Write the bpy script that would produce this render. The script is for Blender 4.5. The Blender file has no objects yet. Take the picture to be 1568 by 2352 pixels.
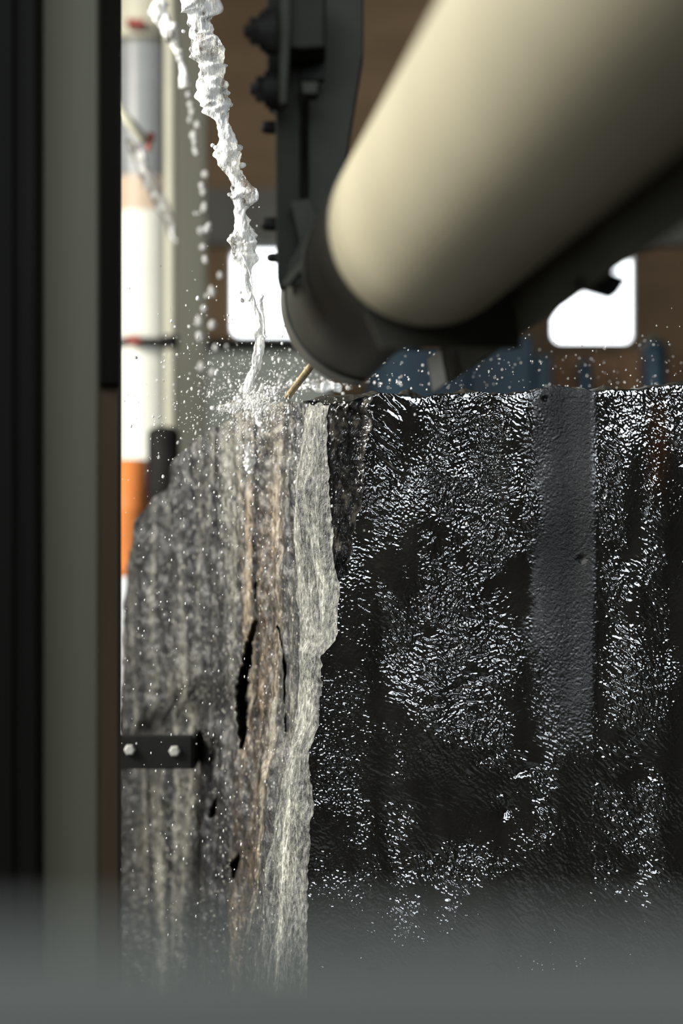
import bpy, bmesh, math, random
import numpy as np
from mathutils import Vector, Matrix

# ------------------------------------------------------------------ camera, world, lights
SC = bpy.context.scene
COL = SC.collection
EH = 1.40                      # eye height above the floor
FPX = 4560.0                   # focal length in pixels of the 1568x2352 frame

cam_d = bpy.data.cameras.new('camera')
cam = bpy.data.objects.new('camera', cam_d)
COL.objects.link(cam)
cam.location = (0, 0, EH)
cam.rotation_euler = (math.radians(90), 0, 0)
cam_d.sensor_fit = 'VERTICAL'
cam_d.sensor_height = 36.0
cam_d.sensor_width = 24.0
cam_d.lens = FPX / 2352.0 * 36.0
cam_d.clip_start = 0.02
cam_d.dof.use_dof = True
cam_d.dof.focus_distance = 3.2
cam_d.dof.aperture_fstop = 2.0
SC.camera = cam

SC.view_settings.view_transform = 'Standard'
SC.view_settings.look = 'None'
SC.view_settings.exposure = 0.0
SC.view_settings.gamma = 1.0
SC.view_settings.use_curve_mapping = False

world = bpy.data.worlds.new('world')
SC.world = world
world.use_nodes = True
bg = world.node_tree.nodes['Background']
bg.inputs['Color'].default_value = (0.93, 0.97, 1.0, 1)
bg.inputs['Strength'].default_value = 5.0

def area_light(name, loc, target, sx, sy, power, color):
    l = bpy.data.lights.new(name, 'AREA')
    l.shape = 'RECTANGLE'; l.size = sx; l.size_y = sy
    l.energy = power; l.color = color
    o = bpy.data.objects.new(name, l); COL.objects.link(o)
    o.location = loc
    d = Vector(target) - Vector(loc)
    o.rotation_euler = d.to_track_quat('-Z', 'Y').to_euler()
    return o

# daylight through the open bay door in the left wall
area_light('bay_door_daylight', (-3.2, 2.75, EH + 1.75), (0.0, 3.0, EH - 0.1), 1.3, 1.3, 440, (1.0, 0.955, 0.86))
# added area light up behind the camera, placed for glints on the sawn face
area_light('glint_light', (0.0, -1.0, 3.05), (0.25, 3.2, EH - 0.3), 3.2, 1.9, 210, (0.86, 0.93, 1.0))

# ------------------------------------------------------------------ helpers
def P(px, py, d):
    return Vector(((px - 784.0) / FPX * d, d, EH + (1176.0 - py) / FPX * d))

def tag(o, label=None, cat=None, group=None, kind=None):
    if label: o['label'] = label
    if cat: o['category'] = cat
    if group: o['group'] = group
    if kind: o['kind'] = kind
    return o

def empty(name, loc, label=None, cat=None, group=None):
    o = bpy.data.objects.new(name, None)
    COL.objects.link(o)
    o.location = loc
    o.empty_display_size = 0.05
    return tag(o, label, cat, group)

def world_loc(o):
    v = Vector((0, 0, 0))
    while o is not None:
        v = v + o.location
        o = o.parent
    return v

def link_mesh(name, me, mat, parent=None, origin=None):
    o = bpy.data.objects.new(name, me)
    COL.objects.link(o)
    if parent is not None:
        o.parent = parent
    if mat is not None:
        me.materials.append(mat)
    return o

def from_bm(name, bm, mat, parent=None, smooth=False, bevel=0.0, origin=None):
    """bm holds world coordinates; origin is the object's world position"""
    base = world_loc(parent) if parent is not None else Vector((0, 0, 0))
    if origin is None:
        if parent is not None:
            origin = base.copy()
        else:
            lo = [min(v.co[i] for v in bm.verts) for i in range(3)]
            hi = [max(v.co[i] for v in bm.verts) for i in range(3)]
            origin = Vector(((lo[0] + hi[0]) / 2, (lo[1] + hi[1]) / 2, lo[2]))
    bmesh.ops.translate(bm, verts=bm.verts, vec=-origin)
    bmesh.ops.recalc_face_normals(bm, faces=bm.faces)
    if bevel > 0:
        bmesh.ops.bevel(bm, geom=list(bm.edges), offset=bevel, segments=2, affect='EDGES', profile=0.5, clamp_overlap=True)
    me = bpy.data.meshes.new(name)
    bm.to_mesh(me)
    bm.free()
    if smooth:
        me.polygons.foreach_set('use_smooth', np.ones(len(me.polygons), bool))
    o = link_mesh(name, me, mat, parent)
    o.location = origin - base
    return o

def bm_box(lo, hi, bm=None):
    bm = bm or bmesh.new()
    vs = [bm.verts.new((x, y, z)) for x in (lo[0], hi[0]) for y in (lo[1], hi[1]) for z in (lo[2], hi[2])]
    for f in ((0, 1, 3, 2), (4, 6, 7, 5), (0, 4, 5, 1), (2, 3, 7, 6), (0, 2, 6, 4), (1, 5, 7, 3)):
        bm.faces.new([vs[i] for i in f])
    return bm

def bm_prism(pts, vec, bm=None):
    bm = bm or bmesh.new()
    a = [bm.verts.new(p) for p in pts]
    b = [bm.verts.new(Vector(p) + Vector(vec)) for p in pts]
    n = len(pts)
    bm.faces.new(a)
    bm.faces.new(b[::-1])
    for i in range(n):
        j = (i + 1) % n
        bm.faces.new((a[i], a[j], b[j], b[i]))
    return bm

def poly(name, px, d, depth, mat, parent=None, bevel=0.0, smooth=False):
    """outline given at distance d, real thickness 'depth' going away from it"""
    return from_bm(name, bm_prism([P(x, y, d) for x, y in px], (0, depth, 0)), mat, parent, smooth, bevel)

def frame_of(axis):
    a = Vector(axis).normalized()
    up = Vector((0, 0, 1)) if abs(a.z) < 0.9 else Vector((0, 1, 0))
    u = a.cross(up).normalized()
    v = u.cross(a).normalized()
    return a, u, v

def bm_lathe(origin, axis, prof, seg=32, bm=None):
    """prof: list of (distance along the axis, radius)"""
    bm = bm or bmesh.new()
    a, u, v = frame_of(axis)
    rings = []
    for t, r in prof:
        c = Vector(origin) + a * t
        if r <= 1e-7:
            rings.append([bm.verts.new(c)])
        else:
            rings.append([bm.verts.new(c + (u * math.cos(2 * math.pi * k / seg) + v * math.sin(2 * math.pi * k / seg)) * r) for k in range(seg)])
    for A, B in zip(rings, rings[1:]):
        if len(A) == 1 and len(B) == 1:
            continue
        for k in range(seg):
            j = (k + 1) % seg
            if len(A) == 1:
                bm.faces.new((A[0], B[j], B[k]))
            elif len(B) == 1:
                bm.faces.new((A[k], A[j], B[0]))
            else:
                bm.faces.new((A[k], A[j], B[j], B[k]))
    return bm

def grid_mesh(name, V, mat, parent, smooth=True, hole=None):
    """V: array (rows, cols, 3) of world coordinates"""
    base = world_loc(parent) if parent is not None else Vector((0, 0, 0))
    r, c, _ = V.shape
    co = (V.reshape(-1, 3) - np.array(base)).astype(np.float32)
    i = np.arange(r * c).reshape(r, c)
    q = np.stack([i[:-1, :-1], i[1:, :-1], i[1:, 1:], i[:-1, 1:]], -1).reshape(-1, 4)
    if hole is not None:
        q = q[~(hole[:-1, :-1] & hole[1:, 1:] & hole[1:, :-1] & hole[:-1, 1:]).ravel()]
    me = bpy.data.meshes.new(name)
    me.vertices.add(r * c)
    me.vertices.foreach_set('co', co.ravel())
    me.loops.add(q.size)
    me.loops.foreach_set('vertex_index', q.ravel().astype(np.int32))
    me.polygons.add(len(q))
    me.polygons.foreach_set('loop_start', np.arange(0, q.size, 4, dtype=np.int32))
    me.polygons.foreach_set('loop_total', np.full(len(q), 4, dtype=np.int32))
    me.polygons.foreach_set('use_smooth', np.full(len(q), smooth, dtype=bool))
    me.update(calc_edges=True)
    me.validate()
    return link_mesh(name, me, mat, parent)

def nz(shape, sy, sx, theta, seed):
    """gaussian-correlated noise, unit std; sy/sx correlation lengths in cells, turned by theta"""
    rng = np.random.RandomState(seed)
    H, W = shape
    w = rng.randn(H, W)
    ky = np.fft.fftfreq(H)[:, None] * 2 * np.pi
    kx = np.fft.fftfreq(W)[None, :] * 2 * np.pi
    c, s = math.cos(theta), math.sin(theta)
    ka = kx * c + ky * s
    kb = -kx * s + ky * c
    f = np.exp(-0.5 * ((ka * sx) ** 2 + (kb * sy) ** 2))
    n = np.real(np.fft.ifft2(np.fft.fft2(w) * f))
    return n / (n.std() + 1e-12)

def sstep(x, a, b):
    t = np.clip((x - a) / (b - a), 0, 1)
    return t * t * (3 - 2 * t)

# ------------------------------------------------------------------ materials
def new_mat(name):
    m = bpy.data.materials.new(name)
    m.use_nodes = True
    nt = m.node_tree
    return m, nt, nt.nodes['Principled BSDF']

def node(nt, typ, **kw):
    n = nt.nodes.new(typ)
    for k, v in kw.items():
        setattr(n, k, v)
    return n

def set_in(n, **kw):
    for k, v in kw.items():
        n.inputs[k.replace('_', ' ')].default_value = v

def ramp(nt, stops):
    r = node(nt, 'ShaderNodeValToRGB')
    e = r.color_ramp.elements
    while len(e) < len(stops):
        e.new(0.5)
    for k, (p, c) in enumerate(stops):
        e[k].position = p
        e[k].color = (c[0], c[1], c[2], 1)
    return r

def noise_node(nt, coord, scale, detail=4, rough=0.6, stretch=(1, 1, 1)):
    mp = node(nt, 'ShaderNodeMapping')
    mp.inputs['Scale'].default_value = stretch
    nt.links.new(coord, mp.inputs['Vector'])
    n = node(nt, 'ShaderNodeTexNoise')
    n.inputs['Scale'].default_value = scale
    n.inputs['Detail'].default_value = detail
    n.inputs['Roughness'].default_value = rough
    nt.links.new(mp.outputs['Vector'], n.inputs['Vector'])
    return n

def paint(name, col, rough=0.45, var=0.25, scale=6.0, metallic=0.0, stretch=(1, 1, 1), bump=0.0, spec=0.5):
    m, nt, b = new_mat(name)
    tc = node(nt, 'ShaderNodeTexCoord')
    n = noise_node(nt, tc.outputs['Object'], scale, 5, 0.6, stretch)
    lo = tuple(c * (1 - var) for c in col)
    hi = tuple(min(1, c * (1 + var)) for c in col)
    r = ramp(nt, [(0.3, lo), (0.7, hi)])
    nt.links.new(n.outputs['Fac'], r.inputs['Fac'])
    nt.links.new(r.outputs['Color'], b.inputs['Base Color'])
    b.inputs['Roughness'].default_value = rough
    b.inputs['Metallic'].default_value = metallic
    b.inputs['Specular IOR Level'].default_value = spec
    if bump > 0:
        bp = node(nt, 'ShaderNodeBump')
        bp.inputs['Strength'].default_value = bump
        bp.inputs['Distance'].default_value = 0.002
        n2 = noise_node(nt, tc.outputs['Object'], scale * 12, 3, 0.6)
        nt.links.new(n2.outputs['Fac'], bp.inputs['Height'])
        nt.links.new(bp.outputs['Normal'], b.inputs['Normal'])
    return m

M = {}
M['drum'] = paint('drum_grey_green_paint', (0.265, 0.242, 0.17), 0.6, 0.10, 3.0, 0.0, spec=0.1)
M['collar'] = paint('collar_grey_paint', (0.020, 0.020, 0.0155), 0.45, 0.2, 8.0, spec=0.2)
M['rim'] = paint('rim_worn_steel', (0.075, 0.075, 0.064), 0.38, 0.35, 20.0, 0.2, spec=0.3)
M['rail'] = paint('rail_dark_paint', (0.042, 0.041, 0.031), 0.45, 0.25, 8.0, spec=0.04)
M['guard'] = paint('guard_dark_green_grey', (0.011, 0.0115, 0.0085), 0.5, 0.25, 8.0, spec=0.04)
M['guard_light'] = paint('guard_mid_grey', (0.020, 0.0205, 0.016), 0.45, 0.25, 8.0, spec=0.04)
M['black'] = paint('black_steel', (0.012, 0.012, 0.011), 0.5, 0.3, 10.0, spec=0.04)
M['bolt'] = paint('blackened_bolt_steel', (0.008, 0.008, 0.007), 0.5, 0.4, 40.0, 0.0, spec=0.04)
M['bright_bolt'] = paint('worn_bolt_and_lit_rail_end', (0.30, 0.30, 0.27), 0.4, 0.25, 60.0, 0.1)
M['post_grey'] = paint('post_grey_green_paint', (0.066, 0.065, 0.046), 0.6, 0.08, 3.0, stretch=(1, 1, 0.2), spec=0.04)
M['post_black'] = paint('post_black_grime', (0.004, 0.0036, 0.003), 0.6, 0.5, 30.0, stretch=(1, 1, 0.02), spec=0.04)
M['post_brown'] = paint('post_rusty_brown', (0.055, 0.040, 0.026), 0.65, 0.3, 10.0, stretch=(1, 1, 0.1), spec=0.04)
M['bar'] = paint('bar_grey_paint', (0.044, 0.047, 0.040), 0.6, 0.06, 6.0)
M['white_pipe'] = paint('white_pipe_paint', (0.80, 0.80, 0.71), 0.5, 0.06, 3.0)
M['grey_pipe'] = paint('blue_grey_pipe', (0.24, 0.25, 0.25), 0.35, 0.15, 3.0)
M['beige'] = paint('beige_band', (0.60, 0.46, 0.34), 0.5, 0.1, 3.0)
M['cream'] = paint('cream_steel', (0.50, 0.48, 0.37), 0.5, 0.12, 4.0)
M['olive'] = paint('olive_grey_steel', (0.115, 0.115, 0.085), 0.55, 0.2, 4.0, stretch=(1, 1, 0.2))
M['red'] = paint('red_paint', (0.30, 0.06, 0.04), 0.5, 0.15, 10.0)
M['orange'] = paint('orange_plastic', (0.80, 0.26, 0.07), 0.45, 0.1, 5.0)
M['rubber'] = paint('black_rubber', (0.015, 0.014, 0.013), 0.5, 0.3, 12.0, spec=0.04)
M['cabinet'] = paint('cabinet_grey_green', (0.20, 0.22, 0.19), 0.5, 0.1, 3.0)
M['pale'] = paint('pale_sheet', (0.62, 0.64, 0.66), 0.5, 0.08, 3.0)
M['beam'] = paint('grey_concrete_beam', (0.13, 0.13, 0.115), 0.8, 0.2, 2.0)
M['wall'] = paint('brown_brick_wall', (0.185, 0.122, 0.066), 0.85, 0.25, 1.4, stretch=(0.6, 1, 2.2))
M['plain_wall'] = paint('dim_plaster_wall', (0.055, 0.05, 0.044), 0.9, 0.2, 1.0)
M['blue'] = paint('blue_machine_paint', (0.012, 0.052, 0.085), 0.5, 0.35, 3.0)
M['orange_brown'] = paint('orange_brown_boards', (0.27, 0.15, 0.075), 0.7, 0.2, 3.0)
M['floor'] = paint('wet_concrete_floor', (0.035, 0.034, 0.031), 0.45, 0.3, 2.0, bump=0.3)
M['ceiling'] = paint('ceiling_sheet', (0.06, 0.06, 0.056), 0.8, 0.15, 1.0)
M['frame'] = paint('window_frame_grey', (0.30, 0.31, 0.31), 0.5, 0.1, 4.0)
M['wire'] = paint('brassy_wire_coil', (0.42, 0.34, 0.20), 0.32, 0.35, 90.0, 0.6)
M['wire_core'] = paint('dark_wire_core', (0.04, 0.036, 0.03), 0.5, 0.3, 50.0)

def glass_mat():
    m, nt, b = new_mat('window_glass')
    nt.nodes.remove(b)
    out = nt.nodes['Material Output']
    t = node(nt, 'ShaderNodeBsdfTransparent')
    g = node(nt, 'ShaderNodeBsdfGlossy')
    g.inputs['Roughness'].default_value = 0.02
    f = node(nt, 'ShaderNodeFresnel')
    f.inputs['IOR'].default_value = 1.45
    mx = node(nt, 'ShaderNodeMixShader')
    nt.links.new(f.outputs['Fac'], mx.inputs['Fac'])
    nt.links.new(t.outputs[0], mx.inputs[1])
    nt.links.new(g.outputs[0], mx.inputs[2])
    nt.links.new(mx.outputs[0], out.inputs['Surface'])
    return m
M['glass'] = glass_mat()

def water_mat(name, milk, rough):
    """aerated water: clear body with white bubbles in it"""
    m, nt, b = new_mat(name)
    tc = node(nt, 'ShaderNodeTexCoord')
    n = noise_node(nt, tc.outputs['Object'], 60, 4, 0.6, (1, 1, 0.22))
    mr = node(nt, 'ShaderNodeMapRange')
    mr.inputs['From Min'].default_value = 0.5 - 0.4 * (milk - 0.5) - 0.05
    mr.inputs['From Max'].default_value = 0.5 - 0.4 * (milk - 0.5) + 0.05
    mr.inputs['To Min'].default_value = 0.97
    mr.inputs['To Max'].default_value = 0.22
    nt.links.new(n.outputs['Fac'], mr.inputs['Value'])
    b.inputs['Base Color'].default_value = (0.96, 0.96, 0.93, 1)
    b.inputs['Roughness'].default_value = rough
    b.inputs['IOR'].default_value = 1.33
    b.inputs['Specular IOR Level'].default_value = 1.0
    nt.links.new(mr.outputs['Result'], b.inputs['Transmission Weight'])
    bp = node(nt, 'ShaderNodeBump')
    bp.inputs['Strength'].default_value = 0.8
    bp.inputs['Distance'].default_value = 0.004
    n2 = noise_node(nt, tc.outputs['Object'], 170, 3, 0.6, (1, 1, 0.4))
    nt.links.new(n2.outputs['Fac'], bp.inputs['Height'])
    nt.links.new(bp.outputs['Normal'], b.inputs['Normal'])
    return m
M['water'] = water_mat('aerated_water', 0.56, 0.02)
M['mist'] = water_mat('thin_clear_water', 0.22, 0.10)
M['water_drop'] = water_mat('water_droplet', 0.72, 0.05)

def wet_stone():
    m, nt, b = new_mat('wet_black_sawn_stone')
    tc = node(nt, 'ShaderNodeTexCoord')
    n = noise_node(nt, tc.outputs['Object'], 9, 6, 0.65, (1, 1, 0.5))
    r = ramp(nt, [(0.3, (0.003, 0.003, 0.0026)), (0.62, (0.0075, 0.0074, 0.0065)), (0.8, (0.014, 0.014, 0.013))])
    nt.links.new(n.outputs['Fac'], r.inputs['Fac'])
    # rust stain near the upper right corner
    mp = node(nt, 'ShaderNodeMapping')
    sp = node(nt, 'ShaderNodeSeparateXYZ')
    nt.links.new(tc.outputs['Object'], sp.inputs['Vector'])
    def window(sock, lo, hi, soft):
        a = node(nt, 'ShaderNodeMapRange', interpolation_type='SMOOTHSTEP')
        a.inputs['From Min'].default_value = lo - soft; a.inputs['From Max'].default_value = lo + soft
        c = node(nt, 'ShaderNodeMapRange', interpolation_type='SMOOTHSTEP')
        c.inputs['From Min'].default_value = hi + soft; c.inputs['From Max'].default_value = hi - soft
        nt.links.new(sock, a.inputs['Value']); nt.links.new(sock, c.inputs['Value'])
        mu = node(nt, 'ShaderNodeMath', operation='MULTIPLY')
        nt.links.new(a.outputs[0], mu.inputs[0]); nt.links.new(c.outputs[0], mu.inputs[1])
        return mu.outputs[0]
    wx = window(sp.outputs['X'], STAIN[0], STAIN[1], 0.012)
    wz = window(sp.outputs['Z'], STAIN[2], STAIN[3], 0.03)
    n3 = noise_node(nt, tc.outputs['Object'], 30, 4, 0.6, (1, 1, 0.4))
    mu = node(nt, 'ShaderNodeMath', operation='MULTIPLY')
    nt.links.new(wx, mu.inputs[0]); nt.links.new(wz, mu.inputs[1])
    mu2 = node(nt, 'ShaderNodeMath', operation='MULTIPLY')
    nt.links.new(mu.outputs[0], mu2.inputs[0]); nt.links.new(n3.outputs['Fac'], mu2.inputs[1])
    mix = node(nt, 'ShaderNodeMix', data_type='RGBA')
    nt.links.new(mu2.outputs[0], mix.inputs['Factor'])
    nt.links.new(r.outputs['Color'], mix.inputs['A'])
    mix.inputs['B'].default_value = (0.034, 0.012, 0.003, 1)
    nt.links.new(mix.outputs['Result'], b.inputs['Base Color'])
    nb = noise_node(nt, tc.outputs['Object'], 16, 6, 0.7, (1, 1, 0.6))
    nx = node(nt, 'ShaderNodeMath', operation='MULTIPLY_ADD')
    nt.links.new(nb.outputs['Fac'], nx.inputs[0]); nx.inputs[1].default_value = 0.11
    nt.links.new(sp.outputs['X'], nx.inputs[2])
    mx1 = window(nx.outputs[0], pxX(1226) - BX + 0.055, 9.0, 0.032)
    mx2 = window(sp.outputs['X'], -9.0, pxX(1364) - BX, 0.012)
    mxm = node(nt, 'ShaderNodeMath', operation='MULTIPLY')
    nt.links.new(mx1, mxm.inputs[0]); nt.links.new(mx2, mxm.inputs[1])
    mx_ = mxm.outputs[0]
    mz_ = window(sp.outputs['Z'], pyZ(1600), 9.0, 0.22)
    mm = node(nt, 'ShaderNodeMath', operation='MULTIPLY')
    nt.links.new(mx_, mm.inputs[0]); nt.links.new(mz_, mm.inputs[1])
    rr = node(nt, 'ShaderNodeMapRange')
    rr.inputs['To Min'].default_value = 0.09; rr.inputs['To Max'].default_value = 0.24
    nt.links.new(mm.outputs[0], rr.inputs['Value']); nt.links.new(rr.outputs['Result'], b.inputs['Roughness'])
    cc = node(nt, 'ShaderNodeMapRange')
    cc.inputs['To Min'].default_value = 1.0; cc.inputs['To Max'].default_value = 0.0
    nt.links.new(mm.outputs[0], cc.inputs['Value']); nt.links.new(cc.outputs['Result'], b.inputs['Coat Weight'])
    b.inputs['Coat Roughness'].default_value = 0.05
    b.inputs['Coat IOR'].default_value = 1.6
    b.inputs['IOR'].default_value = 1.5
    sl = node(nt, 'ShaderNodeMapRange')
    sl.inputs['To Min'].default_value = 0.9; sl.inputs['To Max'].default_value = 0.42
    nt.links.new(mm.outputs[0], sl.inputs['Value']); nt.links.new(sl.outputs['Result'], b.inputs['Specular IOR Level'])
    nf = noise_node(nt, tc.outputs['Object'], 520, 3, 0.75)
    bp = node(nt, 'ShaderNodeBump')
    bp.inputs['Distance'].default_value = 0.0009
    nt.links.new(mm.outputs[0], bp.inputs['Strength'])
    nt.links.new(nf.outputs['Fac'], bp.inputs['Height'])
    nt.links.new(bp.outputs['Normal'], b.inputs['Normal'])
    return m

def rough_stone(name, stops, rough, fine_scale, streak=(1, 1, 0.12), bump=0.9, tan=None, spec=0.5, speck=0.0):
    m, nt, b = new_mat(name)
    tc = node(nt, 'ShaderNodeTexCoord')
    n1 = noise_node(nt, tc.outputs['Object'], 22, 6, 0.65, streak)
    n2 = noise_node(nt, tc.outputs['Object'], fine_scale, 4, 0.7, (1, 0.8, 0.35))
    ad = node(nt, 'ShaderNodeMix', data_type='FLOAT')
    ad.inputs['Factor'].default_value = 0.5
    nt.links.new(n1.outputs['Fac'], ad.inputs['A'])
    nt.links.new(n2.outputs['Fac'], ad.inputs['B'])
    fac = ad.outputs['Result']
    if tan:
        nb = noise_node(nt, tc.outputs['Object'], 13, 3, 0.5, (0.6, 1.0, 0.07))
        bd = node(nt, 'ShaderNodeMath', operation='MULTIPLY_ADD')
        nt.links.new(nb.outputs['Fac'], bd.inputs[0])
        bd.inputs[1].default_value = 0.50
        sb = node(nt, 'ShaderNodeMath', operation='SUBTRACT')
        nt.links.new(fac, sb.inputs[0]); sb.inputs[1].default_value = 0.25
        nt.links.new(sb.outputs[0], bd.inputs[2])
        fac = bd.outputs[0]
    r = ramp(nt, stops)
    nt.links.new(fac, r.inputs['Fac'])
    col = r.outputs['Color']
    if tan:
        sp = node(nt, 'ShaderNodeSeparateXYZ')
        nt.links.new(tc.outputs['Object'], sp.inputs['Vector'])
        n3 = noise_node(nt, tc.outputs['Object'], 14, 5, 0.7, (1, 1, 0.25))
        off = node(nt, 'ShaderNodeMath', operation='MULTIPLY_ADD')
        nt.links.new(n3.outputs['Fac'], off.inputs[0])
        off.inputs[1].default_value = 0.34
        nt.links.new(sp.outputs['Y'], off.inputs[2])
        cr = ramp(nt, [(0.0, (0, 0, 0)), (0.30, (0, 0, 0)), (0.42, (1, 1, 1)), (0.62, (1, 1, 1)), (0.74, (0, 0, 0))])
        mr = node(nt, 'ShaderNodeMapRange')
        mr.inputs['From Min'].default_value = tan[0]; mr.inputs['From Max'].default_value = tan[1]
        nt.links.new(off.outputs[0], mr.inputs['Value'])
        nt.links.new(mr.outputs['Result'], cr.inputs['Fac'])
        mu = node(nt, 'ShaderNodeMath', operation='MULTIPLY')
        zr = node(nt, 'ShaderNodeMapRange', interpolation_type='SMOOTHSTEP')
        zr.inputs['From Min'].default_value = EH + 0.10; zr.inputs['From Max'].default_value = EH - 0.02
        zr.inputs['To Min'].default_value = 0.30; zr.inputs['To Max'].default_value = 0.9
        nt.links.new(sp.outputs['Z'], zr.inputs['Value'])
        nt.links.new(zr.outputs['Result'], mu.inputs[1])
        nt.links.new(cr.outputs['Color'], mu.inputs[0])
        tint = node(nt, 'ShaderNodeMix', data_type='RGBA', blend_type='MULTIPLY')
        nt.links.new(mu.outputs[0], tint.inputs['Factor'])
        nt.links.new(col, tint.inputs['A'])
        tint.inputs['B'].default_value = (1.55, 1.22, 0.95, 1)
        col = tint.outputs['Result']
    if speck > 0:
        v = node(nt, 'ShaderNodeTexVoronoi')
        mp = node(nt, 'ShaderNodeMapping')
        mp.inputs['Scale'].default_value = (1, 1, 0.5)
        nt.links.new(tc.outputs['Object'], mp.inputs['Vector'])
        v.inputs['Scale'].default_value = 170
        nt.links.new(mp.outputs['Vector'], v.inputs['Vector'])
        cr = ramp(nt, [(0.12, (1, 1, 1)), (0.26, (0, 0, 0))])
        nt.links.new(v.outputs['Distance'], cr.inputs['Fac'])
        gate = ramp(nt, [(0.62, (0, 0, 0)), (0.70, (1, 1, 1))])
        nt.links.new(v.outputs['Color'], gate.inputs['Fac'])
        gm = node(nt, 'ShaderNodeMath', operation='MULTIPLY')
        nt.links.new(cr.outputs['Color'], gm.inputs[0]); nt.links.new(gate.outputs['Color'], gm.inputs[1])
        cr = gm
        mu = node(nt, 'ShaderNodeMath', operation='MULTIPLY')
        mu.inputs[1].default_value = speck
        nt.links.new(cr.outputs[0], mu.inputs[0])
        mix = node(nt, 'ShaderNodeMix', data_type='RGBA')
        nt.links.new(mu.outputs[0], mix.inputs['Factor'])
        nt.links.new(col, mix.inputs['A'])
        mix.inputs['B'].default_value = (0.75, 0.70, 0.60, 1)
        col = mix.outputs['Result']
    nt.links.new(col, b.inputs['Base Color'])
    b.inputs['Roughness'].default_value = rough
    b.inputs['Specular IOR Level'].default_value = spec
    bp = node(nt, 'ShaderNodeBump')
    bp.inputs['Strength'].default_value = bump
    bp.inputs['Distance'].default_value = 0.004
    nt.links.new(n2.outputs['Fac'], bp.inputs['Height'])
    nt.links.new(bp.outputs['Normal'], b.inputs['Normal'])
    return m

# ------------------------------------------------------------------ the setting
CEIL = 4.2
XL, XR, YB, YF = -3.6, 4.2, 10.0, -2.5

def structure(name, bm, mat, parent=None, **kw):
    o = from_bm(name, bm, mat, parent, **kw)
    if parent is None:
        o['kind'] = 'structure'
    return o

structure('floor', bm_box((XL - .2, YF - .2, -0.15), (XR + .2, YB + .2, 0.0)), M['floor'])
structure('ceiling', bm_box((XL - .2, YF - .2, CEIL), (XR + .2, YB + .2, CEIL + 0.15)), M['ceiling'])
structure('wall_right', bm_box((XR, YF, 0), (XR + .2, YB, CEIL)), M['plain_wall'])
structure('wall_front', bm_box((XL, YF - .2, 0), (XR, YF, CEIL)), M['plain_wall'])
# left wall with the open bay door
bm = bm_box((XL - .2, YF, 0), (XL, 1.9, CEIL))
bm_box((XL - .2, 3.6, 0), (XL, YB, CEIL), bm)
bm_box((XL - .2, 1.9, 3.9), (XL, 3.6, CEIL), bm)
structure('wall_left', bm, M['plain_wall'])

# back wall with two small windows with round corners
WIN = [(528, 568, 724, 776), (1264, 572, 1456, 791)]
def wpt(px, py):
    p = P(px, py, YB)
    return p.x, p.z
rects = []
for x0, y0, x1, y1 in WIN:
    a, b_ = wpt(x0, y1), wpt(x1, y0)
    rects.append((a[0], a[1], b_[0], b_[1]))
def rounded(rc, r, n=6):
    x0, z0, x1, z1 = rc
    pts = []
    for cx, cz, a0 in ((x1 - r, z0 + r, -90), (x1 - r, z1 - r, 0), (x0 + r, z1 - r, 90), (x0 + r, z0 + r, 180)):
        for k in range(n + 1):
            a = math.radians(a0 + 90 * k / n)
            pts.append((cx + r * math.cos(a), cz + r * math.sin(a)))
    return pts
def bm_wall_hole(rc, r, out, y0, y1):
    """a wall panel 'out' with a rounded hole rc"""
    bm = bmesh.new()
    inner = rounded(rc, r)
    n = len(inner)
    def outer(p):
        cx, cz = (rc[0] + rc[2]) / 2, (rc[1] + rc[3]) / 2
        dx, dz = p[0] - cx, p[1] - cz
        t = 1e9
        if dx > 1e-9: t = min(t, (out[2] - cx) / dx)
        if dx < -1e-9: t = min(t, (out[0] - cx) / dx)
        if dz > 1e-9: t = min(t, (out[3] - cz) / dz)
        if dz < -1e-9: t = min(t, (out[1] - cz) / dz)
        return cx + dx * t, cz + dz * t
    cx, cz = (rc[0] + rc[2]) / 2, (rc[1] + rc[3]) / 2
    # make sure the corners of the panel are covered
    corners = [(out[2], out[1]), (out[2], out[3]), (out[0], out[3]), (out[0], out[1])]
    def ang(p): return math.atan2(p[1] - cz, p[0] - cx)
    ring = []
    for p in inner:
        ring.append((ang(p), p, outer(p)))
    for c in corners:
        a = ang(c)
        k = min(range(n), key=lambda i: abs(math.atan2(math.sin(ring[i][0] - a), math.cos(ring[i][0] - a))))
        ring[k] = (ring[k][0], ring[k][1], c)
    I = [bm.verts.new((p[0], y0, p[1])) for _, p, _ in ring]
    O = [bm.verts.new((q[0], y0, q[1])) for _, _, q in ring]
    I2 = [bm.verts.new((p[0], y1, p[1])) for _, p, _ in ring]
    O2 = [bm.verts.new((q[0], y1, q[1])) for _, _, q in ring]
    for k in range(n):
        j = (k + 1) % n
        bm.faces.new((I[k], I[j], O[j], O[k]))
        bm.faces.new((I2[j], I2[k], O2[k], O2[j]))
        bm.faces.new((I[j], I[k], I2[k], I2[j]))
    return bm
xm = (rects[0][2] + rects[1][0]) / 2
zlo, zhi = rects[0][1] - 0.35, rects[0][3] + 0.12
wall_back = None
bm = bm_wall_hole(rects[0], 0.045, (XL, zlo, xm, zhi), YB, YB + 0.15)
bm2 = bm_wall_hole(rects[1], 0.06, (xm, zlo, XR, zhi), YB, YB + 0.15)
tmp = bpy.data.meshes.new('tmp'); bm2.to_mesh(tmp); bm2.free(); bm.from_mesh(tmp); bpy.data.meshes.remove(tmp)
bm_box((XL, YB, 0), (XR, YB + .15, zlo), bm)
bm_box((XL, YB, zhi), (XR, YB + .15, CEIL), bm)
structure('wall_back', bm, M['wall'])
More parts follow.
